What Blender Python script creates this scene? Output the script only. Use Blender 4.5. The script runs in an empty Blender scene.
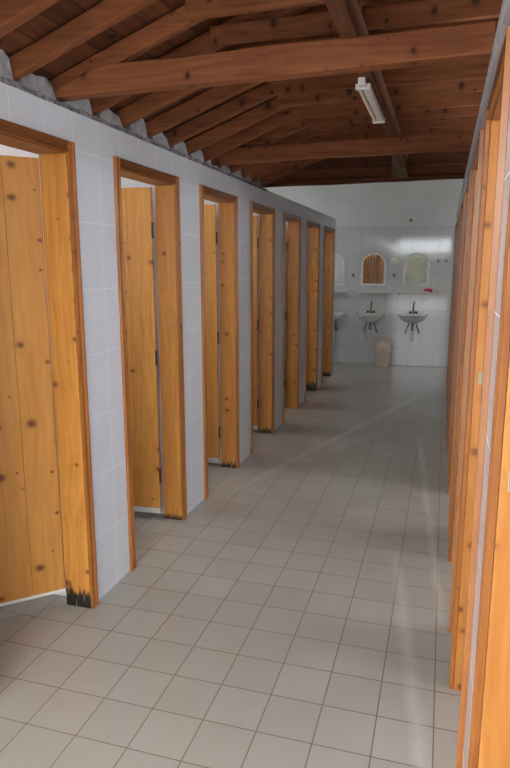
import bpy, bmesh, math, random
from mathutils import Vector, Matrix, noise
random.seed(7)
scn = bpy.context.scene
col = scn.collection

# ------------------------------------------------------------------ helpers
class MB:
    """Collects shapes and links them as ONE mesh object."""
    def __init__(s): s.bm = bmesh.new()
    def box(s, x0, x1, y0, y1, z0, z1):
        v = [s.bm.verts.new(p) for p in ((x0,y0,z0),(x1,y0,z0),(x1,y1,z0),(x0,y1,z0),(x0,y0,z1),(x1,y0,z1),(x1,y1,z1),(x0,y1,z1))]
        for f in ((3,2,1,0),(4,5,6,7),(0,1,5,4),(1,2,6,5),(2,3,7,6),(3,0,4,7)): s.bm.faces.new([v[i] for i in f])
        return s
    def prism(s, pts, axis, a, b):
        """extrude a 2-D outline along an axis ('x': pts are (y,z), 'y': (x,z), 'z': (x,y))"""
        def P(p, t): return {'x':(t,p[0],p[1]), 'y':(p[0],t,p[1]), 'z':(p[0],p[1],t)}[axis]
        A = [s.bm.verts.new(P(p,a)) for p in pts]; B = [s.bm.verts.new(P(p,b)) for p in pts]
        n = len(pts)
        s.bm.faces.new(A); s.bm.faces.new(B[::-1])
        for i in range(n): s.bm.faces.new((A[i],A[(i+1)%n],B[(i+1)%n],B[i]))
        return s
    def loft(s, rings, close=True, cap=True):
        R = [[s.bm.verts.new(p) for p in r] for r in rings]
        n = len(R[0])
        for a, b in zip(R, R[1:]):
            for i in range(n if close else n-1): s.bm.faces.new((a[i],a[(i+1)%n],b[(i+1)%n],b[i]))
        if cap: s.bm.faces.new(R[0][::-1]); s.bm.faces.new(R[-1])
        return s
    def tube(s, pts, r, n=10):
        pts = [Vector(p) for p in pts]; rings = []
        rr = r if isinstance(r, (list, tuple)) else [r]*len(pts)
        for i, p in enumerate(pts):
            d = (pts[min(i+1,len(pts)-1)] - pts[max(i-1,0)]).normalized()
            u = d.cross(Vector((0,0,1)) if abs(d.z) < .9 else Vector((1,0,0))).normalized(); w = d.cross(u)
            rings.append([p + rr[i]*(math.cos(t)*u + math.sin(t)*w) for t in (2*math.pi*k/n for k in range(n))])
        return s.loft(rings)
    def lathe(s, prof, c=(0,0,0), n=28):
        c = Vector(c)
        return s.loft([[c + Vector((max(r,1e-4)*math.cos(t), max(r,1e-4)*math.sin(t), z)) for t in (2*math.pi*k/n for k in range(n))] for r, z in prof])
    def build(s, name, m, parent=None, bevel=0, seg=2, smooth=False):
        bmesh.ops.recalc_face_normals(s.bm, faces=s.bm.faces)
        me = bpy.data.meshes.new(name); s.bm.to_mesh(me); s.bm.free()
        me.materials.append(m)
        if smooth:
            for p in me.polygons: p.use_smooth = True
        o = bpy.data.objects.new(name, me); col.objects.link(o)
        if parent: o.parent = parent
        if bevel:
            b = o.modifiers.new('bevel','BEVEL'); b.width = bevel; b.segments = seg; b.limit_method = 'ANGLE'; b.angle_limit = math.radians(40)
        if smooth:
            w = o.modifiers.new('edges','EDGE_SPLIT'); w.split_angle = math.radians(42)
        return o

def tag(o, label, cat, group=None, kind=None):
    o['label'] = label; o['category'] = cat
    if group: o['group'] = group
    if kind: o['kind'] = kind
    return o
def empty(name, loc=(0,0,0)):
    o = bpy.data.objects.new(name, None); col.objects.link(o); o.location = loc; o.empty_display_size = .1
    return o
def copy_tree(o, parent=None):
    c = o.copy(); col.objects.link(c); c.parent = parent
    for ch in list(o.children): copy_tree(ch, c)
    return c
ORD = ['first','second','third','fourth','fifth','sixth','seventh','eighth','ninth','tenth','eleventh','twelfth','thirteenth','fourteenth','fifteenth','sixteenth','seventeenth','eighteenth','nineteenth','twentieth']

# ------------------------------------------------------------------ materials
class N:
    def __init__(s, name):
        s.m = bpy.data.materials.new(name); s.m.use_nodes = True; s.t = s.m.node_tree
        s.b = s.t.nodes['Principled BSDF']
    def n(s, typ, **kw):
        x = s.t.nodes.new(typ)
        for k, v in kw.items():
            if k.startswith('i_'):
                k = k[2:]; k = int(k) if k.isdigit() else k.replace('_',' ')
                x.inputs[k].default_value = v
            else: setattr(x, k, v)
        return x
    def l(s, a, b): s.t.links.new(a, b)
    def math(s, op, a, b=None, c=None, clamp=False):
        x = s.n('ShaderNodeMath', operation=op); x.use_clamp = clamp
        for i, v in enumerate((a, b, c)):
            if v is None: continue
            if isinstance(v, (int, float)): x.inputs[i].default_value = v
            else: s.l(v, x.inputs[i])
        return x.outputs[0]
    def mix(s, f, a, b, mode='MIX'):
        x = s.n('ShaderNodeMix', data_type='RGBA', blend_type=mode)
        for i, v in ((0, f), (6, a), (7, b)):
            if isinstance(v, (int, float)): x.inputs[i].default_value = v
            elif isinstance(v, tuple): x.inputs[i].default_value = v if len(v) == 4 else v+(1,)
            else: s.l(v, x.inputs[i])
        return x.outputs[2]
    def ramp(s, f, stops):
        x = s.n('ShaderNodeValToRGB'); e = x.color_ramp.elements
        while len(e) < len(stops): e.new(.5)
        for q, (p, c) in zip(e, stops): q.position = p; q.color = (c+(1,) if isinstance(c, tuple) else (c,c,c,1))
        s.l(f, x.inputs[0]); return x.outputs[0]
    def bump(s, h, strength=.3, dist=.002):
        x = s.n('ShaderNodeBump'); x.inputs['Strength'].default_value = strength; x.inputs['Distance'].default_value = dist
        s.l(h, x.inputs['Height']); s.l(x.outputs[0], s.b.inputs['Normal'])
    def set(s, col=None, rough=.5, spec=.5, metal=0):
        if col is not None:
            if isinstance(col, tuple): s.b.inputs['Base Color'].default_value = col+(1,)
            else: s.l(col, s.b.inputs['Base Color'])
        if isinstance(rough, (int,float)): s.b.inputs['Roughness'].default_value = rough
        else: s.l(rough, s.b.inputs['Roughness'])
        s.b.inputs['Specular IOR Level'].default_value = spec; s.b.inputs['Metallic'].default_value = metal
        return s.m

def plain(name, c, rough=.5, spec=.5, metal=0, var=.06, scale=8):
    k = N(name); tc = k.n('ShaderNodeTexCoord')
    nz = k.n('ShaderNodeTexNoise', i_Scale=scale, i_Detail=4.0); k.l(tc.outputs['Object'], nz.inputs['Vector'])
    c2 = tuple(max(0, x*(1-2*var)) for x in c); c3 = tuple(min(1, x*(1+var)) for x in c)
    return k.set(k.ramp(nz.outputs[0], [(.3, c2), (.7, c3)]), rough, spec, metal)

def wood(name, light, dark, knot, axis='z', rough=.35, spec=.4, knots=1.0, rot=False, boards=None, coat=0.0):
    """sawn softwood: streaks along the axis, elongated knots, optional decay at the foot"""
    k = N(name); tc = k.n('ShaderNodeTexCoord'); oi = k.n('ShaderNodeObjectInfo')
    off = k.n('ShaderNodeCombineXYZ')
    r = oi.outputs['Random']
    for i, f in enumerate((13.1, 29.7, 47.3)): k.l(k.math('MULTIPLY', r, f), off.inputs[i])
    add = k.n('ShaderNodeVectorMath', operation='ADD'); k.l(tc.outputs['Object'], add.inputs[0]); k.l(off.outputs[0], add.inputs[1])
    P = add.outputs[0]
    ai = 'xyz'.index(axis)
    def scaled(along, across):
        v = k.n('ShaderNodeVectorMath', operation='MULTIPLY'); k.l(P, v.inputs[0])
        sc = [across]*3; sc[ai] = along; v.inputs[1].default_value = sc
        return v.outputs[0]
    wv = k.n('ShaderNodeTexNoise', i_Scale=1.0, i_Detail=2.0); k.l(scaled(1.2, 3), wv.inputs['Vector'])
    # knots
    sk = k.n('ShaderNodeSeparateXYZ'); k.l(P, sk.inputs[0])
    oth = [i for i in range(3) if i != ai]
    kc = k.n('ShaderNodeCombineXYZ')
    wk = k.n('ShaderNodeSeparateXYZ'); k.l(wv.outputs['Color'], wk.inputs[0])
    k.l(k.math('MULTIPLY', k.math('ADD', sk.outputs[oth[0]], sk.outputs[oth[1]]), 7.0), kc.inputs[0])
    k.l(k.math('MULTIPLY', sk.outputs[ai], 8.6), kc.inputs[1])
    vo = k.n('ShaderNodeTexVoronoi', i_Scale=1.0, feature='F1', voronoi_dimensions='2D'); k.l(kc.outputs[0], vo.inputs['Vector'])
    sep = k.n('ShaderNodeSeparateColor'); k.l(vo.outputs['Color'], sep.inputs[0])
    size = k.math('MULTIPLY', k.math('SUBTRACT', sep.outputs[0], .30, clamp=True), .31*knots)
    kn = k.n('ShaderNodeTexNoise', i_Scale=22.0, i_Detail=3.0); k.l(P, kn.inputs['Vector'])
    kd = k.math('DIVIDE', k.math('ADD', vo.outputs['Distance'], k.math('MULTIPLY', k.math('SUBTRACT', kn.outputs[0], .5), .20)), k.math('ADD', size, .001))
    kmask = k.ramp(kd, [(.30, .92), (1.0, 0.0)])
    halo = k.ramp(k.math('MULTIPLY', kd, .42), [(.3, .8), (1.0, 0.0)])
    # grain lines bending round the knots
    g = k.n('ShaderNodeTexNoise', i_Scale=1.0, i_Detail=5.0, i_Roughness=.6)
    gv = k.n('ShaderNodeVectorMath', operation='ADD'); k.l(scaled(1.6, 46), gv.inputs[0])
    wob = k.n('ShaderNodeVectorMath', operation='SCALE'); k.l(wv.outputs['Color'], wob.inputs[0]); wob.inputs['Scale'].default_value = 6.0
    k.l(wob.outputs[0], gv.inputs[1]); k.l(gv.outputs[0], g.inputs['Vector'])
    c = k.ramp(g.outputs[0], [(.3, dark), (.62, light)])
    blot = k.n('ShaderNodeTexNoise', i_Scale=1.0, i_Detail=3.0); k.l(scaled(1.3, 6), blot.inputs['Vector'])
    c = k.mix(k.ramp(blot.outputs[0], [(.35, .45), (.65, 0.0)]), c, dark)
    c = k.mix(k.math('MULTIPLY', halo, .55), c, dark)
    c = k.mix(kmask, c, knot)
    # each piece of timber its own tone
    hv = k.n('ShaderNodeHueSaturation'); k.l(c, hv.inputs['Color']); k.l(k.math('ADD', k.math('MULTIPLY', r, .3), .85), hv.inputs['Value']); c = hv.outputs[0]
    h = g.outputs[0]
    if boards:   # board joints across the sheet
        ba, bw = boards
        sx = k.n('ShaderNodeSeparateXYZ'); k.l(tc.outputs['Object'], sx.inputs[0])
        q = k.math('DIVIDE', sx.outputs['xyz'.index(ba)], bw); fr = k.math('FRACT', q)
        wn = k.n('ShaderNodeTexWhiteNoise', noise_dimensions='1D'); k.l(k.math('FLOOR', q), wn.inputs['W'])
        hv2 = k.n('ShaderNodeHueSaturation'); k.l(c, hv2.inputs['Color']); k.l(k.math('ADD', k.math('MULTIPLY', wn.outputs[0], .5), .7), hv2.inputs['Value']); c = hv2.outputs[0]
        gap = k.math('LESS_THAN', fr, .03); c = k.mix(gap, c, (.012,.006,.004)); h = k.math('SUBTRACT', h, gap)
    if rot:      # black decay eating up from the wet floor
        sz = k.n('ShaderNodeSeparateXYZ'); k.l(tc.outputs['Object'], sz.inputs[0])
        rn = k.n('ShaderNodeTexNoise', i_Scale=1.0, i_Detail=4.0); k.l(scaled(7, 60), rn.inputs['Vector'])
        lim = k.math('MULTIPLY', k.math('MULTIPLY', rn.outputs[0], k.math('ADD', k.math('MULTIPLY', r, .8), .35)), .20)
        mk = k.ramp(k.math('SUBTRACT', lim, sz.outputs[2]), [(.0, 0.0), (.03, 1.0)])
        c = k.mix(mk, c, (.018,.014,.010))
        gn = k.ramp(k.math('MULTIPLY', mk, rn.outputs[0]), [(.58, 0.0), (.66, .8)]); c = k.mix(gn, c, (.22,.19,.15))
    k.bump(h, .18, .002)
    m = k.set(c, rough, spec)
    if coat: k.b.inputs['Coat Weight'].default_value = coat; k.b.inputs['Coat Roughness'].default_value = .25
    return m

def tiles(name, ax, w, h, ox, oz, c1, c2, grout, rough, vein=None, gsize=.0022, bump=.4, extra=None, spec=.5, mottle=.12):
    """ceramic tiles laid in a plain grid; ax are the two axes used"""
    k = N(name); tc = k.n('ShaderNodeTexCoord'); sx = k.n('ShaderNodeSeparateXYZ'); k.l(tc.outputs['Object'], sx.inputs[0])
    cb = k.n('ShaderNodeCombineXYZ')
    k.l(k.math('SUBTRACT', sx.outputs['xyz'.index(ax[0])], ox-40*w), cb.inputs[0]); k.l(k.math('SUBTRACT', sx.outputs['xyz'.index(ax[1])], oz-40*h), cb.inputs[1])
    br = k.n('ShaderNodeTexBrick', offset=0.0, squash=1.0); k.l(cb.outputs[0], br.inputs['Vector'])
    for key, v in (('Scale',1.0),('Mortar Size',gsize),('Mortar Smooth',.15),('Bias',0.0),('Brick Width',w),('Row Height',h)): br.inputs[key].default_value = v
    br.inputs['Color1'].default_value = c1+(1,); br.inputs['Color2'].default_value = c2+(1,); br.inputs['Mortar'].default_value = grout+(1,)
    c = br.outputs['Color']
    nz = k.n('ShaderNodeTexNoise', i_Scale=9.0, i_Detail=5.0, i_Roughness=.65); k.l(tc.outputs['Object'], nz.inputs['Vector'])
    c = k.mix(k.ramp(nz.outputs[0], [(.25, mottle*4), (.75, 0.0)]), c, tuple(x*.80 for x in c1), 'MIX')
    inv = k.math('SUBTRACT', 1.0, br.outputs['Fac'])
    if vein:
        vn = k.n('ShaderNodeTexNoise', i_Scale=6.0, i_Detail=6.0, i_Distortion=1.6); k.l(tc.outputs['Object'], vn.inputs['Vector'])
        vm = k.ramp(k.math('ABSOLUTE', k.math('SUBTRACT', vn.outputs[0], .5)), [(.0, .5), (.035, 0.0)])
        c = k.mix(k.math('MULTIPLY', vm, inv), c, vein)
    rv = k.math('ADD', k.math('MULTIPLY', br.outputs['Fac'], .5), rough)
    if extra: c = extra(k, sx, c)
    rn = k.n('ShaderNodeTexNoise', i_Scale=3.0, i_Detail=4.0); k.l(tc.outputs['Object'], rn.inputs['Vector'])
    rv = k.math('ADD', rv, k.math('MULTIPLY', k.math('SUBTRACT', rn.outputs[0], .5), .12))
    wav = k.n('ShaderNodeTexNoise', i_Scale=4.0, i_Detail=1.0); k.l(tc.outputs['Object'], wav.inputs['Vector'])
    k.bump(k.math('ADD', inv, k.math('MULTIPLY', wav.outputs[0], .5)), bump, .0025)
    return k.set(c, rv, spec)

def light_bands_and_grime(k, sx, c):
    """whitish bands of light painted into the floor colour and grime in broad patches"""
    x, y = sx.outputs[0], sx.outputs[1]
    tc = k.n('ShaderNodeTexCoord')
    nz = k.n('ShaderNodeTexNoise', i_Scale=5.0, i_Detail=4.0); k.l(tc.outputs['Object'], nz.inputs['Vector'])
    for (x0, y0, x1, y1, w, s) in ((.045,1.6,-.20,3.5,.045,.42), (.086,2.54,-.171,6.15,.035,.45), (-1.45,3.8,.03,8.7,.05,.34), (-1.25,4.4,-.55,5.9,.05,.16)):  # light bands drawn as pale streaks in the tile colour
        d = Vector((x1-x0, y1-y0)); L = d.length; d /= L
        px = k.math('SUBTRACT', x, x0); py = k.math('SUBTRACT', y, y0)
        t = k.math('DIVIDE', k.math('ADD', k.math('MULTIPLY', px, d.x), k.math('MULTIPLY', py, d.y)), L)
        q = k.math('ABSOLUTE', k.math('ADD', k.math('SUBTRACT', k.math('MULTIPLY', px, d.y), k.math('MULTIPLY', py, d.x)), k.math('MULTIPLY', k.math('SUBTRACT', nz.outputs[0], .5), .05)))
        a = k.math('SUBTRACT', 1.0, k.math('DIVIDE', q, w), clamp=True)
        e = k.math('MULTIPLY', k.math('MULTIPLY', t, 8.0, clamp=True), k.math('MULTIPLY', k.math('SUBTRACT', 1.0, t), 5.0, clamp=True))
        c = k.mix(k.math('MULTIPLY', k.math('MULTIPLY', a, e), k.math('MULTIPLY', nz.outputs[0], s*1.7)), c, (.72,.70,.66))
    g = k.n('ShaderNodeTexNoise', i_Scale=.9, i_Detail=3.0); k.l(tc.outputs['Object'], g.inputs['Vector'])
    return k.mix(k.ramp(g.outputs[0], [(.25, .45), (.75, 0.0)]), c, (.27,.22,.17))

PINE_L, PINE_D, PINE_K = (.76,.36,.082), (.60,.25,.047), (.15,.042,.010)
M_pine = wood('varnished_pine', PINE_L, PINE_D, PINE_K, 'z', .38, .4, 1.0, coat=.15)
M_jamb = wood('varnished_pine_jamb', (.68,.305,.064), (.50,.195,.036), PINE_K, 'z', .38, .4, .8, rot=True, coat=.15)
M_jamb_clean = wood('varnished_pine_clean', (.68,.305,.064), (.50,.195,.036), PINE_K, 'z', .38, .4, .8, coat=.15)
M_jamb_right = wood('varnished_pine_darkened', (.54,.235,.055), (.40,.15,.030), PINE_K, 'z', .38, .4, .8, coat=.15)  # jamb pine darkened in the colour to offset direct entrance light
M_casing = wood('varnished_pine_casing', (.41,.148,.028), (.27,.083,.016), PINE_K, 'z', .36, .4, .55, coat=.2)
M_head = wood('varnished_pine_head', (.25,.085,.020), (.15,.045,.011), PINE_K, 'y', .36, .4, .5, coat=.2)  # darker pine copy: shade under the door head put into the colour
ROOF = ((.27,.093,.034), (.13,.040,.015), (.030,.011,.006))
M_beam = wood('sawn_roof_timber', *ROOF, axis='x', rough=.7, spec=.25, knots=1.0)
M_runner = wood('sawn_runner_timber', (.13,.055,.026), (.08,.031,.015), (.03,.012,.006), axis='y', rough=.7, spec=.25, knots=.8)
M_post = wood('sawn_post_timber', *ROOF, axis='z', rough=.7, spec=.25, knots=.8)
M_deck = wood('roof_boarding', (.15,.052,.021), (.08,.026,.011), (.025,.010,.006), axis='y', rough=.75, spec=.2, knots=.7, boards=('x', .11))
M_gable = wood('gable_boarding', (.15,.052,.021), (.08,.026,.011), (.025,.010,.006), axis='x', rough=.75, spec=.2, knots=.7, boards=('z', .12))
T = .19801
M_floor = tiles('beige_floor_tile', 'xy', T, T, -1.1407, 2.616, (.47,.44,.39), (.44,.41,.36), (.13,.095,.065), .24, gsize=.0026, bump=.25, extra=light_bands_and_grime, spec=.5, mottle=.05)
M_tile_side = tiles('marbled_wall_tile', 'yz', .2, .2935, 2.614, .0250, (.665,.685,.725), (.645,.67,.715), (.74,.75,.77), .17, vein=(.60,.63,.69), gsize=.0018, bump=.08, mottle=.05)
M_tile_back = tiles('white_wall_tile', 'xz', .2, .2935, -.10, .0250-.2935*.06, (.66,.65,.625), (.63,.62,.60), (.44,.43,.41), .08, gsize=.003, bump=.14, mottle=.05)
M_plaster = plain('white_plaster', (.72,.705,.68), .85, .2, var=.03, scale=3)
M_stallwhite = plain('white_stall_paint', (.80,.81,.82), .6, .3, var=.02, scale=3)
M_mortar = plain('grey_mortar', (.42,.42,.425), .95, .1, var=.15, scale=20)
M_endpost = plain('dusty_wood', (.17,.115,.080), .9, .1, var=.2, scale=12)
M_render = plain('smooth_render', (.50,.50,.50), .9, .1, var=.08, scale=6)
M_ledge = plain('dark_mortar_ledge', (.25,.245,.245), .95, .1, var=.35, scale=40)
M_ceramic = plain('white_ceramic', (.78,.78,.76), .12, .5, var=.02)
M_plastic = plain('white_plastic', (.80,.79,.76), .3, .5, var=.02)
M_cream = plain('cream_plastic', (.70,.56,.45), .4, .4, var=.04)
M_creamlid = plain('cream_plastic_lid', (.62,.48,.38), .4, .4, var=.04)
M_chrome = plain('chrome', (.62,.62,.62), .14, .5, 1.0, var=.03)
M_dark_chrome = plain('chrome_darkened', (.22,.21,.20), .3, .5, .8, var=.08)  # chrome with its dark reflections put into the base colour
M_dark = plain('dark_iron', (.045,.032,.025), .5, .4, .6, var=.2)
M_brass = plain('dull_brass', (.48,.43,.30), .35, .5, .8, var=.1)
M_mirror = plain('mirror_silver', (.82,.83,.82), .015, .5, 1.0, var=.0)
M_red = plain('red_plastic', (.62,.02,.05), .35, .5, var=.08)
M_globe = plain('opal_glass', (.78,.76,.62), .2, .5, var=.03)
M_tube = plain('unlit_tube', (.74,.68,.52), .25, .5, var=.03)
M_reflector = plain('ribbed_reflector', (.60,.59,.55), .4, .4, var=.08, scale=60)
M_grey = plain('grey_plastic', (.42,.41,.39), .5, .4, var=.1)
M_added_wall = plain('added_wall_dark', (.020,.018,.012), .9, .2, var=.2, scale=1.5)  # near black so the added outside wall reflects dim in the mirror
M_earth = plain('pale_paving', (.46,.44,.40), .9, .2, var=.12, scale=2)

# ------------------------------------------------------------------ measures (metres; camera over the origin, corridor along +Y)
XL, XR = -1.5236, .116           # tile faces of the two stall walls
XLB, XRB = XL-.12, XR+.12        # their stall-side faces
ZW = 2.232                       # top of the tiled stall walls
YE, Y0 = 9.08, -1.1              # corridor wall end, entrance
YB = 10.2                        # sink wall
W, PER = .745, 1.086             # door frame width and spacing
LEFT = [1.660 + PER*i for i in range(7)]
RIGHT = [.467 + PER*i for i in range(8)]
ZH = 2.105                       # top of the door casings
YR = 5.42                        # end of the timber roof

def stall_wall(name, x0, x1, doors, ztop, yend, lab):
    b = MB(); y = Y0
    for i, d in enumerate(doors):
        dn = d+.021 - (.07 if i == 0 and x0 < 0 else 0)
        b.box(x0, x1, y, dn, 0, ztop); b.box(x0, x1, dn, d+W-.021, ZH-.0195, ztop); y = d+W-.021
    b.box(x0, x1, y, yend, 0, ztop)
    return tag(b.build(name, M_tile_side), lab, 'wall', kind='structure')
stall_wall('wall_left', XLB, XL, LEFT, ZW, YE, 'pale blue marbled tile wall with seven open stall doorways')
stall_wall('wall_right', XR, XRB, RIGHT, 2.258, YE+.1, 'marbled tile wall seen edge-on with a row of pine door frames')

def struct(b, name, m, lab, cat): return tag(b.build(name, m), lab, cat, kind='structure')
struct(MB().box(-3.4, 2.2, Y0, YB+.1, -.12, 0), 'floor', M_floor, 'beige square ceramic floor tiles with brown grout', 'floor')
struct(MB().box(-14, 14, -22, Y0, -.14, -.02), 'ground', M_earth, 'pale paving outside the entrance', 'ground')
wb = struct(MB().box(-3.4, 2.2, YB, YB+.12, 0, 2.197), 'wall_back', M_tile_back, 'white tiled wall behind the washbasins', 'wall')
struct(MB().box(-3.4, 2.2, YB+.008, YB+.12, 2.197, 3.05), 'wall_back_upper', M_plaster, 'white plaster above the tiled washbasin wall', 'wall')
# sink area: side walls with windows, white ceiling
def wall_with_windows(name, x0, x1, y0, y1, z1, wins, m, lab):
    b = MB(); y = y0
    for (a, c, za, zb) in wins:
        if a > y: b.box(x0, x1, y, a, 0, z1)
        b.box(x0, x1, a, c, 0, za); b.box(x0, x1, a, c, zb, z1); y = c
    if y < y1: b.box(x0, x1, y, y1, 0, z1)
    return struct(b, name, m, lab, 'wall')
SW = [(LEFT[i]+.10, LEFT[i]+.66, 1.62, 2.10) for i in range(7)]
wall_with_windows('wall_outer_left', -2.9, -2.8, Y0, YE+.06, 2.19, SW, M_stallwhite, 'white back wall of the left stalls')
wall_with_windows('wall_wash_left', -3.4, -3.3, YE, YB, 3.05, [(9.38, 9.92, 1.65, 2.2)], M_plaster, 'white end wall left of the washbasins')
wall_with_windows('wall_wash_right', 2.1, 2.2, YE, YB, 3.05, [(9.38, 9.92, 1.65, 2.2)], M_plaster, 'white end wall right of the washbasins')
struct(MB().box(-3.4, -2.8, YE-.06, YE+.06, 0, 3.05), 'wall_stub_left', M_plaster, 'white return wall beside the left stalls', 'wall')
struct(MB().box(XRB+.8, 2.2, YE-.02, YE+.1, 0, 3.05).box(XRB, XRB+.8, YE-.02, YE+.1, 0, 2.26), 'wall_stub_right', M_plaster, 'white return wall beside the right stalls', 'wall')
struct(MB().box(-3.4, 2.2, YR+.06, YB+.1, 3.05, 3.15), 'ceiling_wash', M_plaster, 'white flat ceiling over the washbasin end', 'ceiling')
# stall partitions and stall ceiling on the left
for i, d in enumerate(LEFT):
    struct(MB().box(-2.8, XLB, d+W+.015, d+W+.075, 0, 2.19), 'wall_partition_%d' % (i+1), M_stallwhite, 'white partition behind the %s open stall door' % ORD[i], 'wall')
struct(MB().box(-2.9, XLB, Y0, YE+.06, 2.19, 2.225), 'ceiling_stalls', M_stallwhite, 'white ceiling inside the left stalls', 'ceiling')
SR = [(RIGHT[i]+.10, RIGHT[i]+.67, 1.20, 1.80) for i in range(4)]  # unseen window openings, added to bring daylight across the corridor
wall_with_windows('wall_outer_right', 1.25, 1.33, Y0, YE, 2.0, SR, M_stallwhite, 'white back wall of the right stalls with window openings added to light the corridor')  # stops below the roof: eaves gap added to light the timbers
# upper side walls of the higher washbasin bay
struct(MB().box(-2.9, -2.8, YR+.06, YE+.06, 2.225, 3.05), 'wall_upper_left', M_plaster, 'white plaster wall above the left stalls', 'wall')
struct(MB().box(1.25, 1.33, YR+.06, YE, 2.0, 3.05), 'wall_upper_right', M_plaster, 'white plaster wall above the right stalls', 'wall')
# entrance
b = MB()
b.box(-3.4, XL, Y0-.15, Y0, 0, 3.1).box(XR, 2.2, Y0-.15, Y0, 0, 3.1).box(XL, XR, Y0-.15, Y0, 2.62, 3.1)
struct(b, 'wall_entrance', M_plaster, 'white plaster wall around the open entrance', 'wall')
struct(MB().box(-12, 9, -14.2, -14, -.02, 2.2), 'wall_yard_added', M_added_wall, 'added dark wall far outside the entrance, dims the mirror view', 'wall')  # unseen wall added to dim the mirror view and block low sky

# ------------------------------------------------------------------ timber roof
SL = .365; XF, ZF = -1.55, 2.272; XA = -.38       # rafter slope, foot, ridge
def zr(x): return ZF + SL*(x-XF) if x <= XA else ZF + SL*(XA-XF) - SL*(x-XA)
RH = .074
xe0, xe1 = -1.76, 1.36
for nm, xa, xb, lab in (('ceiling_left', xe0, XA, 'brown boarded roof underside above the left rafters'), ('ceiling_right', xe1, XA, 'brown boarded roof underside above the right rafters')):
    sg = 1 if xb > xa else -1; Lr = math.hypot(xb-xa, zr(xb)-zr(xa))
    o = struct(MB().box(min(0, sg*Lr), max(0, sg*Lr), 0, YR+.04-Y0, 0, .03), nm, M_deck, lab, 'ceiling')
    o.location = (xa, Y0, zr(xa)+RH+.009); o.rotation_euler = (0, -sg*math.atan(SL), 0)
b = MB(); b.box(-2.9, XLB, YR+.01, YR+.06, 2.235, 3.05); b.box(XLB, xe1, YR+.01, YR+.06, 2.292, 3.05)
struct(b, 'wall_gable', M_gable, 'brown boarded gable closing the timber roof', 'wall')

def timber(x0, z0a, z0b, x1, z1a, z1b, y0, y1, n=14, j=.003, seed=0):
    """a slightly wavy sawn beam between two cut ends; z?a bottom, z?b top"""
    rings = []
    for i in range(n+1):
        t = i/n; x = x0+(x1-x0)*t; za = z0a+(z1a-z0a)*t; zb = z0b+(z1b-z0b)*t
        q = noise.noise_vector(Vector((x*2.3+seed*7.7, seed*3.1, 0)))*j*2
        qx = q.x*.35; rings.append([(x, y0+qx, za+q.y), (x, y1+qx, za+q.y), (x, y1+qx, zb+q.z), (x, y0+qx, zb+q.z)])
    return MB().loft(rings)
RAFT = [2.075+.272*k for k in range(-6, 13)]      # rafter near faces
k0 = 6
TIES = (2.335, 4.10)
for k, y in enumerate(RAFT):
    w = .045 + .006*random.uniform(-1, 1)
    nm = 'timber rafter rising from the left wall, %s behind the front tie beam' % ORD[k-k0-2] if y > 2.4 else \
         ('timber rafter rising from the left end of the front tie beam' if k == k0+1 else 'timber rafter, %s one nearer than the front tie beam' % ORD[k0-k])
    r = timber(XF-.08, zr(XF-.08), zr(XF-.08)+RH, XA, zr(XA), zr(XA)+RH-.002, y, y+w, seed=k)
    tag(r.build('rafter', M_beam, bevel=.004), nm, 'rafter', 'rafters on the left roof slope')
    r = timber(XA+.001, zr(XA), zr(XA)+RH-.001, xe1-.04, zr(xe1-.04), zr(xe1-.04)+RH-.001, y+.001, y+w, seed=k+40)
    nm = nm.replace('rising from the left wall', 'falling from the ridge to the right').replace('rising from the left end of', 'falling to the right above').replace('timber rafter,', 'timber rafter falling to the right,')
    tag(r.build('rafter', M_beam, bevel=.004), nm, 'rafter', 'rafters on the right roof slope')
    h = .072+.012*random.random(); zc = 2.489+.006*random.uniform(-1, 1)
    nm = 'horizontal collar tie across the rafters, %s one behind the front tie beam' % ORD[k-k0-2] if y > 2.4 else \
         ('horizontal collar tie on the rafters directly above the front tie beam' if k == k0+1 else 'horizontal collar tie, %s one nearer than the front tie beam' % ORD[k0-k])
    xa = -.955+.02*random.uniform(-1, 1)
    r = timber(xa, zc, zc+h, .26, zc, zc+h, y-.038, y-.005, seed=k+80)
    tag(r.build('collar_tie', M_beam, bevel=.003), nm, 'beam', 'collar ties of the roof')
for k, (y, nm, z0, h) in enumerate(((TIES[0], 'heavy front tie beam spanning the corridor with dark knots', 2.268, .100), (TIES[1], 'reddish far tie beam spanning the corridor behind the lamp', 2.268, .095), (YR-.06, 'dark low end beam of the timber roof in front of the white wall', 2.262, .026))):
    r = timber(XL-.06, z0, z0+h, XR-.002, z0+.012, z0+h+.012, y, y+.07 if k < 2 else y+.06, n=24, j=.004, seed=k+200)
    if k < 2:
        r.bm.verts.ensure_lookup_table()
        for q in (0, 1, 2, 3, 4, 5, 6, 7, 8, 9, 10, 11, 12, 13, 14, 15): 
            v = r.bm.verts[q]; v.co.z = min(v.co.z, z0+.012+.40*(v.co.x-(XL-.06)))
    tag(r.build('tie_beam', M_beam if k < 2 else M_gable, bevel=.006 if k < 2 else .002), nm, 'beam', 'tie beams across the corridor')
b = MB(); b.box(-.388, -.330, -2.4, YR-.07, 2.3705, 2.48)
tag(b.build('roof_runner', M_runner, bevel=.005), 'dark lengthwise timber running over the tie beams towards the sinks', 'beam')
b = MB(); b.box(-.420, -.352, 2.520, 2.562, 2.482, 2.76)
tag(b.build('king_post', M_post, bevel=.004), 'short upright timber post rising behind the front tie beam', 'post')
b = MB(); b.prism([(-.455, 2.292), (-.318, 2.292), (-.385, 2.49), (-.455, 2.49)], 'y', YR-.075, YR-.04)
tag(b.build('end_post', M_endpost, bevel=.004), 'dusty flared upright piece on the end beam of the roof', 'post')

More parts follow.
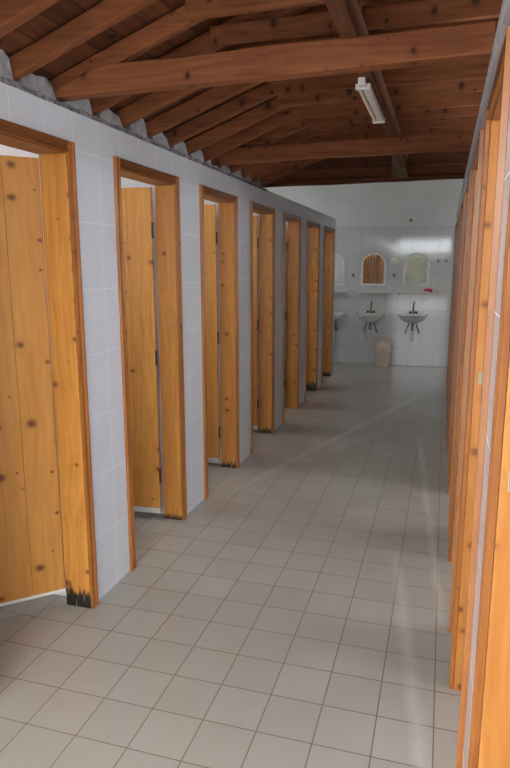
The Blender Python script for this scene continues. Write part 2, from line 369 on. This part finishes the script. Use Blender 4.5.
# mortar ledge and blocks along the left wall head
def ledge(name, x0, x1, z0, z1, y0, y1, m, lab, seed):
    rings = []; n = int((y1-y0)/.035)
    for i in range(n+1):
        y = y0+(y1-y0)*i/n
        q = [noise.noise(Vector((y*9, s*5.3+seed, 0)))*.008 for s in range(4)]
        rings.append([(x0, y, z0), (x1+q[0]*.5, y, z0+q[1]*.3), (x1+q[2]*.8-.002, y, z1+q[3]), (x0, y, z1+q[1])])
    o = MB().loft(rings).build(name, m)
    return tag(o, lab, 'trim', kind='structure')
ledge('trim_1', XLB, XL+.006, ZW, ZW+.018, Y0, YR, M_ledge, 'rough grey mortar ledge along the left wall head', 1)
ledge('trim_2', XR-.006, XRB, 2.258, 2.292, Y0, YE+.1, M_render, 'grey mortar edge along the right wall head', 2)
struct(MB().box(XLB, XL+.004, YR, YE+.004, ZW, ZW+.012), 'trim_3', M_plaster, 'thin pale capping on the far left wall head', 'trim')
for k in range(4, len(RAFT)-1):
    y0, y1 = RAFT[k]+.062, RAFT[k+1]-.004
    top = .088+.02*random.uniform(-1, 1); bm_ = MB()
    n = 7; rings = []
    for i in range(n):
        t = i/(n-1); y = y0+(y1-y0)*t
        hh = top*(1-.55*max(0, abs(t-.55)-.28)/.5) + .006*random.uniform(-1, 1)
        rings.append([(XL-.115, y, ZW+.016), (XL-.012+.004*random.uniform(-1,1), y, ZW+.016), (XL-.03+.008*random.uniform(-1,1), y, ZW+.016+hh), (XL-.115, y, ZW+.016+hh)])
    o = bm_.loft(rings).build('mortar_block', M_mortar, bevel=.006)
    j = k-4
    tag(o, 'grey mortar block filling the %s gap between rafter feet, counted from the camera' % ORD[j], 'block', 'mortar blocks between the rafter feet')

# ------------------------------------------------------------------ doors
def casing_profile(s, x):   # moulded strip: s is +1 if the strip faces +X; (x offset, width) pairs
    return None
def door_frame(root, face, depth, s, y0=0, mj=None):
    mj = mj or M_jamb
    """face: x of the wall face, s=+1 faces +X (left wall) ; local y runs 0..W"""
    f, bk = face, face - s*depth
    out = face + s*.013
    lo, hi = min(out, bk), max(out, bk)
    jl, jh = min(face-s*.0005, bk), max(face-s*.0005, bk)
    # jambs stand between the casings
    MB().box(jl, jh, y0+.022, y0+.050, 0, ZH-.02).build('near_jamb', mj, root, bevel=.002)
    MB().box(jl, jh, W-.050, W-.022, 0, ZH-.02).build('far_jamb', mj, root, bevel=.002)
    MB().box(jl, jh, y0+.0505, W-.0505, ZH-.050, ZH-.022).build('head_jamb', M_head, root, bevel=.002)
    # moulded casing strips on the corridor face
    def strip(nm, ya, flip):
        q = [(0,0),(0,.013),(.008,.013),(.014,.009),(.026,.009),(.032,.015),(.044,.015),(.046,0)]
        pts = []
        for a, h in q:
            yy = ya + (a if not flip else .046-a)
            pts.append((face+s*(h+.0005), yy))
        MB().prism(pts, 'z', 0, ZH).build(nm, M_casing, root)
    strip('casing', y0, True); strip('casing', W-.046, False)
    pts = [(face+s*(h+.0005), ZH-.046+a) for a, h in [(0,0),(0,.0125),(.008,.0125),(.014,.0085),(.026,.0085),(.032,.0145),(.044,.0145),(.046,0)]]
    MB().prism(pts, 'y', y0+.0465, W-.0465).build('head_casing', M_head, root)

def leaf_mesh(wd, x0, th):
    """planked leaf lying along -X from its hinge edge, V grooves between boards"""
    b = MB(); n = 4; pw = wd/n; g = .0025
    for i in range(n):
        a, c = x0-pw*(i+1), x0-pw*i
        pts = [(a, g), (a+g, 0), (c-g, 0), (c, g), (c, th-g), (c-g, th), (a+g, th), (a, th-g)]
        b.prism(pts, 'z', .082, 2.043)
    return b
def make_leaf(root, hx, hy, ang, zs):
    """hinged at (hx,hy); ang 0 = straight into the stall"""
    lf = leaf_mesh(.60, -.006, .028).build('door_leaf', M_pine, root)
    lf.location = (hx, hy, 0); lf.rotation_euler = (0, 0, ang)
    MB().box(-.604, -.008, .002, .026, zs, .0815).build('bottom_strip', M_plastic, lf)
    for z in (.30, 1.05, 1.80):
        MB().tube([(.004, -.004, z-.045), (.004, -.004, z+.045)], .006, 8).build('hinge', M_dark, lf)
    return lf

ANG = [math.radians(45), math.radians(4), math.radians(3), math.radians(2), math.radians(2), math.radians(3), math.radians(4)]
LOOK = ['with black rot at the jamb foot, its leaf half open', 'with its knotty leaf swung wide open', 'with a split and charred jamb foot',
        'with a narrow white gap beside its leaf', 'with a clean unrotted jamb foot', 'with a broken dark jamb foot', 'closest to the washbasins']
proto = empty('door_2'); door_frame(proto, XL, .123, 1); make_leaf(proto, XL-.127, W-.050-.040, 0, .046)
for i, d in enumerate(LEFT):
    if i == 0: o = empty('door_1'); door_frame(o, XL, .130, 1, -.07); make_leaf(o, XL-.1310, W-.050+.010, 0, .066)
    else: o = proto if i == 1 else copy_tree(proto)
    o.name = 'door_%d' % (i+1); o.location = (0, d, 0)
    tag(o, 'pine stall doorway in the left wall, %s from the camera, %s' % (ORD[i], LOOK[i]), 'door', 'stall doors along the left wall', 'structure')
    for ch in o.children:
        if i == 4 and 'jamb' in ch.name and 'head' not in ch.name:
            ch.material_slots[0].link = 'OBJECT'; ch.material_slots[0].material = M_jamb_clean
        if ch.name.startswith('door_leaf'):
            ch.rotation_euler = (0, 0, ANG[i])
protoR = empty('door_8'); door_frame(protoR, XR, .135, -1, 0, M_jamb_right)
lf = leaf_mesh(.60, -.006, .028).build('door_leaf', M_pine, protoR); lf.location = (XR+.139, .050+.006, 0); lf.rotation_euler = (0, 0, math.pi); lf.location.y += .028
for z0 in (1.215,):
    b = MB(); b.box(XR+.014, XR+.032, W-.0525, W-.0495, z0-.022, z0+.022); b.build('strike_plate', M_brass, protoR, bevel=.001)
for i, d in enumerate(RIGHT):
    o = protoR if i == 0 else copy_tree(protoR)
    o.name = 'door_%d' % (i+8); o.location = (0, d, 0)
    tag(o, 'pine stall doorway in the right wall, %s from the camera' % ORD[i], 'door', 'stall doors along the right wall', 'structure')

# ------------------------------------------------------------------ fluorescent lamp on the runner
L = empty('ceiling_lamp', (-.374, 2.84, 2.337))
MB().box(-.006, .028, .018, .66, .002, .026).build('housing', M_reflector, L, bevel=.003)
MB().tube([(-.021, .018, .010), (-.021, .66, .010)], .0085, 14).build('tube', M_tube, L, smooth=True)
for y in (-.004, .66): MB().box(-.033, .031, y, y+.022, -.002, .020).build('end_cap', M_plastic, L, bevel=.003)
MB().box(-.016, .014, -.05, -.0042, .002, .033).build('junction_box', M_plastic, L, bevel=.003)
for y in (.12, .54): MB().box(.002, .024, y, y+.03, .026, .0330).build('bracket', M_plastic, L)
tag(L, 'unlit white fluorescent lamp under the lengthwise roof timber', 'lamp')

# ------------------------------------------------------------------ washbasin wall
def basin_ring(w, d, z, yb, n=28, back=.35):
    """D-shaped ring: flat towards the wall at yb, round to the front"""
    r = []
    for i in range(n):
        t = 2*math.pi*i/n; c, s_ = math.cos(t), math.sin(t)
        x = w*math.copysign(abs(c)**.85, c); y = d*s_ if s_ < 0 else d*back*math.copysign(abs(s_)**.45, s_)
        r.append((x, yb - d*back + y, z))
    return r
def washbasin():
    root = empty('washbasin')
    b = MB(); rings = []
    for w, d, z, yb in ((.05,.05,-.125,-.10),(.10,.09,-.120,-.07),(.165,.17,-.085,-.03),(.212,.235,-.035,-.005),(.232,.262,-.008,0),(.236,.267,.0,0),(.232,.262,.006,-.001),(.205,.225,.006,-.016),(.192,.205,-.012,-.026),(.155,.15,-.062,-.05),(.08,.07,-.085,-.09),(.02,.02,-.088,-.12)):
        rings.append(basin_ring(w, d, z, yb))
    b.loft(rings); b.box(-.11, .11, -.075, -.001, -.06, .010)
    b.build('basin', M_ceramic, root, smooth=True)
    tp = MB(); tp.lathe([(.028,.008),(.026,.03),(.017,.036),(.015,.10)], (0,-.05,0), 14); tp.tube([(0,-.05,.09),(.003,-.055,.15),(.010,-.075,.185),(.014,-.105,.195),(.015,-.125,.185)], .012, 10)
    t = tp.build('faucet', M_dark_chrome, root, smooth=True)
    for s in (-1, 1):
        h = MB(); h.tube([(s*.012,-.05,.028),(s*.05,-.05,.030)], .009, 8); h.tube([(s*.05,-.05,.015),(s*.05,-.05,.05)], .015, 10)
        h.build('tap_handle', M_dark, t, smooth=True)
    tr = MB(); tr.tube([(0,-.12,-.12),(0,-.12,-.20)], .024, 14); tr.tube([(0,-.12,-.20),(0,-.12,-.26)], .018, 12)
    tr.build('trap', M_dark_chrome, root, smooth=True)
    pp = MB(); pp.tube([(0,-.12,-.25),(0,-.12,-.42)], .026, 14); pp.tube([(0,-.12,-.395),(0,-.06,-.40),(0,-.001,-.40)], .017, 12)
    pp.build('drain_pipe', M_plastic, root, smooth=True)
    for s in (-1, 1):
        h = MB(); h.tube([(s*.035,-.075,-.10),(s*.055,-.08,-.14),(s*.078,-.06,-.21),(s*.098,-.035,-.275),(s*.104,-.012,-.29)], .0105, 8)
        h.tube([(s*.104,-.002,-.29),(s*.104,-.035,-.29)], .016, 8)
        h.build('supply_hose', M_dark_chrome, root, smooth=True)
    return root
def mirror():
    root = empty('wall_mirror')
    hw, hs, n = .195, .315, 20          # half width, height of straight sides
    def outline(k):
        w = hw-k
        pts = [(-w, k), (w, k), (w, hs)]
        for i in range(1, n): t = math.pi*i/n; pts.append((w*math.cos(t), hs+w*math.sin(t)))
        pts.append((-w, hs)); return pts
    b = MB(); A, B = outline(0), outline(.026); rings = []
    for pts, y in ((A,-.001),(A,-.012),(outline(.006),-.018),(outline(.020),-.018),(B,-.013),(B,-.001)): rings.append([(x, y, z) for x, z in pts])
    m = len(A); R = [[b.bm.verts.new(p) for p in r] for r in rings]
    for i in range(len(R)):
        a, c = R[i], R[(i+1) % len(R)]
        for j in range(m): b.bm.faces.new((a[j], a[(j+1)%m], c[(j+1)%m], c[j]))
    b.build('mirror_frame', M_plastic, root)
    MB().prism(outline(.0255), 'y', -.001, -.010).build('glass', M_mirror, root)
    return root
def shelf():
    root = empty('wall_shelf')
    b = MB(); b.box(-.262, .262, -.115, -.006, 0, .012); b.build('shelf_board', M_plastic, root, bevel=.004)
    for s in (-1, 1):
        q = MB(); q.prism([(-.001,-.03),(-.001,.012),(-.10,.0005),(-.10,-.006)], 'x', s*.20-.008, s*.20+.008); q.build('bracket', M_plastic, root)
    MB().box(-.262, .262, -.118, -.112, .012, .024).build('front_lip', M_plastic, root, bevel=.002)
    return root
SX = (-1.765, -1.108, -.447)
WHICH = ['half hidden by the end of the left wall', 'above the waste bin, between the other two', 'nearest the right door frames']
ws, mr, sh = washbasin(), mirror(), shelf()
for i, x in enumerate(SX):
    for src, nm, z, lab, g in ((ws, 'washbasin', .832, 'white wall-hung washbasin with chrome tap, ', 'washbasins on the back wall'),
                           (mr, 'wall_mirror', 1.283, 'arched white-framed mirror on back wall, ', 'arched mirrors over the washbasins'),
                           (sh, 'wall_shelf', 1.172, 'narrow white shelf under the mirror, ', 'shelves under the mirrors')):
        o = src if i == 0 else copy_tree(src)
        o.location = (x + (.04 if nm == 'wall_shelf' and i == 1 else -.03 if nm == 'wall_shelf' and i == 2 else .018 if nm == 'wall_mirror' else 0), YB, z)
        tag(o, lab + (WHICH[i] if not (nm != 'washbasin' and i == 1) else 'in the middle of the three'), {'washbasin':'sink','wall_mirror':'mirror','wall_shelf':'shelf'}[nm], g)

r = empty('waste_bin', (-.875, 10.02, 0))
MB().lathe([(.092,0),(.100,.006),(.124,.255),(.130,.262),(.122,.262),(.102,.012)], n=32).build('bin_body', M_cream, r, smooth=True)
MB().lathe([(.136,.248),(.142,.252),(.142,.285),(.138,.32),(.122,.365),(.092,.40),(.05,.42),(.001,.426)], n=32).build('bin_lid', M_creamlid, r, smooth=True)
f = MB(); f.prism([(-.055,-.136),(.055,-.136),(.05,-.10),(-.05,-.10)], 'z', .30, .375); f.build('swing_flap', M_cream, r, bevel=.01)
tag(r, 'cream plastic swing-lid waste bin on the floor below the middle washbasin', 'bin')

g = empty('wall_lamp', (-.755, YB, 1.664))
p = MB().lathe([(.06,-.001),(.06,.014),(.045,.02)]); o = p.build('base', M_plastic, g, smooth=True); o.rotation_euler = (math.pi/2, 0, 0)
p = MB().lathe([(.046,.018),(.068,.04),(.074,.065),(.066,.095),(.04,.118),(.001,.126)]); o = p.build('globe', M_globe, g, smooth=True); o.rotation_euler = (math.pi/2, 0, 0)
tag(g, 'round opal wall lamp between the middle and right mirrors', 'lamp')
for x, lab in ((-.765, 'small grey wall socket below the round wall lamp'), (-1.41, 'small grey wall socket left of the middle mirror')):
    s = empty('wall_socket', (x, YB, 1.44)); MB().box(-.026, .026, -.012, -.001, -.03, .03).build('cover_plate', M_grey, s, bevel=.004)
    MB().lathe([(.016,0),(.016,.004),(.010,.004),(.010,.001)], n=16).build('outlet', M_dark, s).matrix_basis = Matrix.Translation((0,-.012,0)) @ Matrix.Rotation(math.pi/2, 4, 'X')
    tag(s, lab, 'socket', 'wall sockets by the mirrors')
for i, (x, lab) in enumerate(((-.105, 'small metal wall hook right of the right mirror, left one of two'), (.01, 'small metal wall hook right of the right mirror, one beside the door frames'))):
    h = empty('wall_hook', (x, YB, 1.665)); MB().box(-.02, .02, -.006, -.001, -.02, .02).build('back_plate', M_grey, h, bevel=.002)
    MB().tube([(0,-.005,.0),(0,-.03,-.012),(0,-.045,-.005),(0,-.05,.012)], .007, 8).build('hook', M_dark, h, smooth=True)
    tag(h, lab, 'hook', 'wall hooks by the right mirror')
s = empty('soap_dish', (-.005, YB, 1.185)); MB().loft([[(x*w, -.045+y*w*.75-.0, z) for x, y in ((-.06,-.04),(.06,-.04),(.06,.055),(-.06,.055))] for w, z in ((.7,0),(1,.03),(.92,.03),(.62,.008))]).build('dish', M_globe, s, bevel=.004)
MB().box(-.03, .03, -.07, -.025, .010, .034).build('soap', M_globe, s, bevel=.01)
tag(s, 'cream soap dish on the tiles beside the right door frames', 'soap dish')
s = empty('red_box', (-.232, YB-.06, 1.1845)); MB().box(-.065, .065, -.035, .035, 0, .045).build('body', M_red, s, bevel=.014, seg=3)
MB().box(-.05, .05, -.03, .03, .045, .056).build('lid', M_red, s, bevel=.004)
tag(s, 'small red plastic box on the right end of the shelf', 'box')
s = MB().tube([(-.545, YB+.004, 2.280), (-.545, YB-.012, 2.280)], .02, 12).build('wall_plug', M_dark)
tag(s, 'dark round cable outlet in the white plaster above the right mirror', 'outlet')

# ------------------------------------------------------------------ light: overcast daylight through the entrance and the windows
w = bpy.data.worlds.new('overcast'); scn.world = w; w.use_nodes = True
bg = w.node_tree.nodes['Background']; bg.inputs[0].default_value = (.90, .95, 1.0, 1); bg.inputs[1].default_value = 9.0
def portal(loc, rot, sx, sy):
    l = bpy.data.lights.new('portal', 'AREA'); l.shape = 'RECTANGLE'; l.size = sx; l.size_y = sy; l.cycles.is_portal = True
    o = bpy.data.objects.new('daylight_portal', l); col.objects.link(o); o.location = loc; o.rotation_euler = rot
portal(((XL+XR)/2, Y0-.16, 1.31), (-math.pi/2, 0, 0), 1.66, 2.62)
portal((2.21, 9.65, 1.9), (math.pi/2, 0, math.pi/2), .8, .8)
portal((-3.41, 9.6, 1.9), (math.pi/2, 0, -math.pi/2), .8, .8)
portal((-2.91, (SW[0][0]+SW[-1][1])/2, 1.86), (math.pi/2, 0, -math.pi/2), SW[-1][1]-SW[0][0], .48)

portal((1.34, (SR[0][0]+SR[-1][1])/2, 1.5), (math.pi/2, 0, math.pi/2), SR[-1][1]-SR[0][0]+.4, 1.3)

# ------------------------------------------------------------------ camera
f_, yaw, pitch, roll = 621.174, .292327, .188874, -.00104
cam = bpy.data.cameras.new('camera'); co = bpy.data.objects.new('camera', cam); col.objects.link(co)
fw = Vector((-math.sin(yaw)*math.cos(pitch), math.cos(yaw)*math.cos(pitch), -math.sin(pitch)))
rt = Vector((math.cos(yaw), math.sin(yaw), 0)); up = rt.cross(fw)
r2 = math.cos(roll)*rt + math.sin(roll)*up; u2 = -math.sin(roll)*rt + math.cos(roll)*up
co.matrix_world = Matrix(((r2.x,u2.x,-fw.x,0),(r2.y,u2.y,-fw.y,0),(r2.z,u2.z,-fw.z,1.6),(0,0,0,1)))
cam.sensor_fit = 'VERTICAL'; cam.sensor_height = 36; cam.lens = 36*f_/768; cam.clip_start = .02
scn.camera = co
scn.view_settings.view_transform = 'Standard'; scn.view_settings.look = 'None'; scn.view_settings.gamma = 1
scn.view_settings.exposure = 0.72
